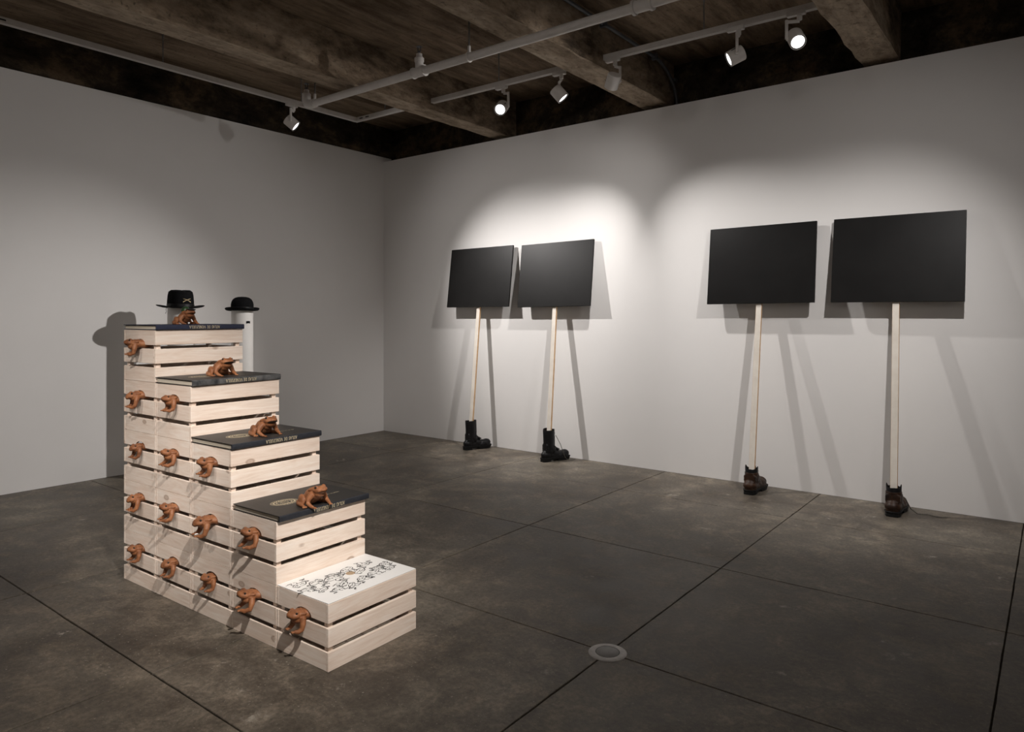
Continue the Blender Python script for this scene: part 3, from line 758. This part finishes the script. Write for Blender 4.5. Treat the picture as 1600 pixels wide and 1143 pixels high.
me_mouth_open = slim((.0590, 0, .0725), (.0330, .0325, .0085), (0, -.18, 0))
me_mouth_p = [slim((.0445, 0, .0235-hp*.05), (.0365, .0335, .0020), (0, hp, 0)) for hp in (-.05, .12, -.12)]
def sit_frog(loc, rz, lab, sc, open_, cap=False):
    t = thing('clay_frog', lab, 'frog figurine', loc, rz, 'terracotta frogs sitting on the books'); t.scale = (sc,)*3
    link('body', ME_SIT, t)
    for s_ in (-1, 1): link('eye', me_eye, t, (.050, s_*.031, .0935))
    link('mouth', me_mouth_open if open_ else me_mouth_s, t)
    if cap:
        cp_ = MB().lathe([(.029, -.004), (.031, .008), (.027, .020), (.014, .028), (.001, .030)], 20)
        link('cap', cp_.mesh('cap', M['green'], True), t, (.002, 0, .088), (0, -.45, 0), label='small dark green cap on the back of the head')
        link('visor', slim((0, 0, 0), (.030, .032, .005), m='black', nm='visor'), t, (.064, 0, .099), (0, .12, 0))
        link('shell', slim((0, 0, 0), (.008, .007, .006), m='panelw', nm='shell'), t, (.078, -.03, .010), label='small white bead by the hand')
    t.scale = (sc, sc, sc*1.10)
    return t
sit_frog((2.640, -3.715, zb[4]-.0005), .15, 'terracotta frog in a green cap sitting on the navy book', .70, False, True)
sit_frog((2.94, -3.69, zb[3]-.0005), .12, 'terracotta frog with open dark mouth on the scuffed grey spined book', .80, True)
sit_frog((3.295, -3.685, zb[2]-.0005), .08, 'terracotta frog with open dark mouth on the middle step book', .80, True)
sit_frog((3.69, -3.71, zb[1]-.0005), .04, 'terracotta frog with closed mouth on the book with clear gold emblem', .80, False)
PK = {  # (col,row): variant, yaw offset, scale, forward shift, roll
 (0, 4): (0, -.42, 1.08, .012, 0), (0, 3): (1, -.25, 1.02, .008, 0), (1, 3): (0, -.10, .98, .0, .05), (0, 2): (1, -.10, .88, .0, 0), (1, 2): (2, -.12, 1.0, .002, 0),
 (2, 2): (0, -.22, 1.02, .006, -.05), (0, 1): (1, -.22, 1.0, .004, .06), (1, 1): (2, -.25, 1.02, .006, 0), (2, 1): (1, -.30, 1.18, .014, 0), (3, 1): (2, -.12, 1.02, .0, 0),
 (0, 0): (0, -.15, 1.0, .002, 0), (1, 0): (1, -.08, .98, .002, .04), (2, 0): (0, .0, .92, -.003, 0), (3, 0): (2, -.35, 1.10, .008, 0), (4, 0): (0, -.15, 1.05, .006, 0)}
for (c, r_), (v, dy, sc, fw, roll) in PK.items():
    if r_ == 4: lab = 'terracotta frog leaning out of the topmost crate, below the navy book'
    else: lab = 'terracotta frog leaning out of the %s row%s crate, %s from left' % (ROW[r_], '' if r_ == 0 else ' up', ORD[c])
    z = r_*CH+(2*SH+SG)*(CH-.0012)/(3*SH+2*SG)+.0012
    p = stair(c*CW+CW/2+HX, -.002-fw, z)
    t = thing('clay_frog', lab, 'frog figurine', p, PSI-PI/2+dy, 'terracotta frogs leaning out of the crates')
    sc *= .72; t.scale = (sc*.95, sc*1.10, min(sc*1.12, .84)); t.rotation_euler[0] = roll
    link('body', ME_PK[v], t)
    hp = (-.05, .12, -.12)[v]
    for s_ in (-1, 1): link('eye', me_eye, t, (.045, s_*.030, .0450-hp*.045))
    link('mouth', me_mouth_p[v], t)
    if (c, r_) == (2, 1):
        link('coin', MB().lathe([(.001, -.002), (.010, -.002), (.010, .002), (.001, .002)], 16).mesh('coin', M['panelw'], True), t, (.060, 0, -.036), (.5, 0, 0), label='small pale ring held between the hands')

# ------------------------------------------------------------------ hats on white columns
def at(u, depth):
    F = Vector((-math.sin(YAW), math.cos(YAW))); R = Vector((math.cos(YAW), math.sin(YAW)))
    q = Vector(CAM.xy)+(F+R*((u-800)/1103.73))*depth; return q.x, q.y
DC, DBW = 5.72, 6.05
cx, cy = at(282, DC); hz = 1.3136+(494.5-481.0)/1103.73*DC
R1 = .096
col1 = thing('column', 'white cylindrical column under the wide brimmed hat', 'column', (cx, cy, 0))
cz = 1.3136+(494.5-487.5)/1103.73*DC
link('shaft', MB().lathe([(R1, .0), (R1, cz-.002), (R1-.002, cz)], 48).mesh('shaft', M['tubew'], True), col1)
link('top_section', MB().lathe([(R1-.002, cz+.0005), (R1, cz+.0025), (R1, hz+.02)], 48).mesh('top_section', M['tubew'], True), col1)
hat = thing('cavalry_hat', 'black wide brimmed hat with crossed sabre badge on the left column', 'hat', (cx, cy, hz))
face = math.atan2(CAM.y-cy, CAM.x-cx)
hat.rotation_euler = (0, .02, face+.45)
def crown(x, y, z, a, r):
    if z > .105:
        f = min(1, (z-.105)/.035); cr = math.exp(-(y/.022)**2)*(.5+.5*math.cos(a)*0)
        z -= .022*cr*f
    return x*1.08, y*.95, z
cr = MB().lathe([(.100, .0), (.103, .012), (.102, .055), (.098, .10), (.091, .131), (.072, .145), (.040, .147), (.02, .146), (.001, .146)], 40, warp=crown)
link('crown', cr.mesh('crown', M['felt'], True), hat)
def brimw(x, y, z, a, r):
    k = max(0, (r-.1)/.092); return x*.97, y*.94, z+.020*k*k*(math.sin(a)**2)+.004*k*math.sin(2*a+.6)-.012*k*math.cos(a)**2
br = MB().lathe([(.098, .004), (.13, .003), (.16, .004), (.186, .006), (.190, .008), (.186, .010), (.16, .0085), (.13, .008), (.098, .009)], 56, warp=brimw)
link('brim', br.mesh('brim', M['felt'], True), hat)
link('hat_band', MB().lathe([(.1035, .010), (.1055, .011), (.1045, .033), (.1025, .034)], 40, warp=lambda x, y, z, a, r: (x*1.08, y*.95, z)).mesh('hat_band', M['ribbon'], True), hat)
bd = MB()
for s_ in (-1, 1):
    P = []
    for k in range(9):
        u = -1+k/4; P.append((u*.030, s_*(u*.013)+.004*(1-u*u)))
    vs = []
    for (yy, zz), wd in zip(P, [.0075, .0055, .004, .0036, .0034, .0034, .0034, .003, .0015] if s_ == 1 else [.0015, .003, .0034, .0034, .0034, .0036, .004, .0055, .0075]):
        xx = math.sqrt(max(0, .1125**2-yy*yy))+.0035-.30*max(0, zz)*.2
        vs += [(xx, yy, zz-wd/2+.062), (xx, yy, zz+wd/2+.062), (xx-.004, yy, zz+wd/2+.062), (xx-.004, yy, zz-wd/2+.062)]
    fs = [(4*i+a, 4*i+(a+1) % 4, 4*i+4+(a+1) % 4, 4*i+4+a) for i in range(8) for a in range(4)]+[(0, 1, 2, 3), (32, 35, 34, 33)]
    bd.add(vs, fs)
o = link('sabre_badge', bd.mesh('sabre_badge', M['brass'], True), hat, label='gilt badge of two crossed sabres')
o.rotation_euler = (0, 0, -.02)
link('cord', MB().path([(-.02, -.102, .0), (-.025, -.105, -.012), (-.018, -.103, -.03), (-.03, -.108, -.045)], .0016, 6).mesh('cord', M['lace'], True), hat)

bx, by = at(378.5, DBW); bz = 1.3136+(494.5-486.0)/1103.73*DBW
R2 = .0885
col2 = thing('column', 'white cylindrical column with a black patch under the bowler hat', 'column', (bx, by, 0))
link('shaft', MB().lathe([(R2, 0), (R2, bz+.004), (R2-.002, bz+.006)], 48).mesh('shaft', M['tubew'], True), col2)
fa = math.atan2(CAM.y-by, CAM.x-bx)
mz = 1.3136+(494.5-503.0)/1103.73*DBW; pa = fa+math.asin(8.5/16.2)*1.0
pv = MB(); n = 8; vs = []; fs = []
prof = [-.9, -.5, -.15, .0, .15, .5, .9]
for (rr) in (R2+.0004, R2+.004):
    for zz in (0, 1):
        for k in range(9):
            u = -1+k/4; a = pa+u*.19
            h = .010-.002*abs(u); z_ = mz+(h if zz else -.011+.003*(1-abs(u)))
            vs.append((rr*math.cos(a), rr*math.sin(a), z_))
for lay in (0, 18):
    fs += [(lay+k, lay+k+1, lay+9+k+1, lay+9+k) for k in range(8)]
fs += [(k, k+1, 18+k+1, 18+k) for k in range(8)]+[(9+k, 9+k+1, 27+k+1, 27+k) for k in range(8)]+[(0, 9, 27, 18), (8, 17, 35, 26)]
link('black_patch', pv.add(vs, fs).mesh('black_patch', M['felt']), col2, label='small black rectangular patch')
bo = thing('bowler_hat', 'black bowler hat with a curled brim on the right column', 'hat', (bx, by, bz+.002), fa+.9)
prof = [(.001, .122), (.03, .1205), (.055, .114), (.074, .100), (.085, .080), (.090, .055), (.0905, .012), (.090, .004)][::-1]
link('crown', MB().lathe(prof, 40, warp=lambda x, y, z, a, r: (x*1.05, y*.96, z)).mesh('crown', M['felt'], True), bo)
def bw(x, y, z, a, r):
    k = max(0, (r-.09)/.05); return x*1.02, y*.97, z+.014*k*math.sin(a)**2
link('brim', MB().lathe([(.088, .004), (.11, .0), (.128, .002), (.138, .009), (.1395, .016), (.136, .0205), (.131, .018), (.130, .012), (.12, .007), (.088, .010)], 48, warp=bw).mesh('brim', M['felt'], True), bo)
link('hat_band', MB().lathe([(.0915, .010), (.0925, .011), (.0922, .034), (.0908, .035)], 40, warp=lambda x, y, z, a, r: (x*1.05, y*.96, z)).mesh('hat_band', M['ribbon'], True), bo)
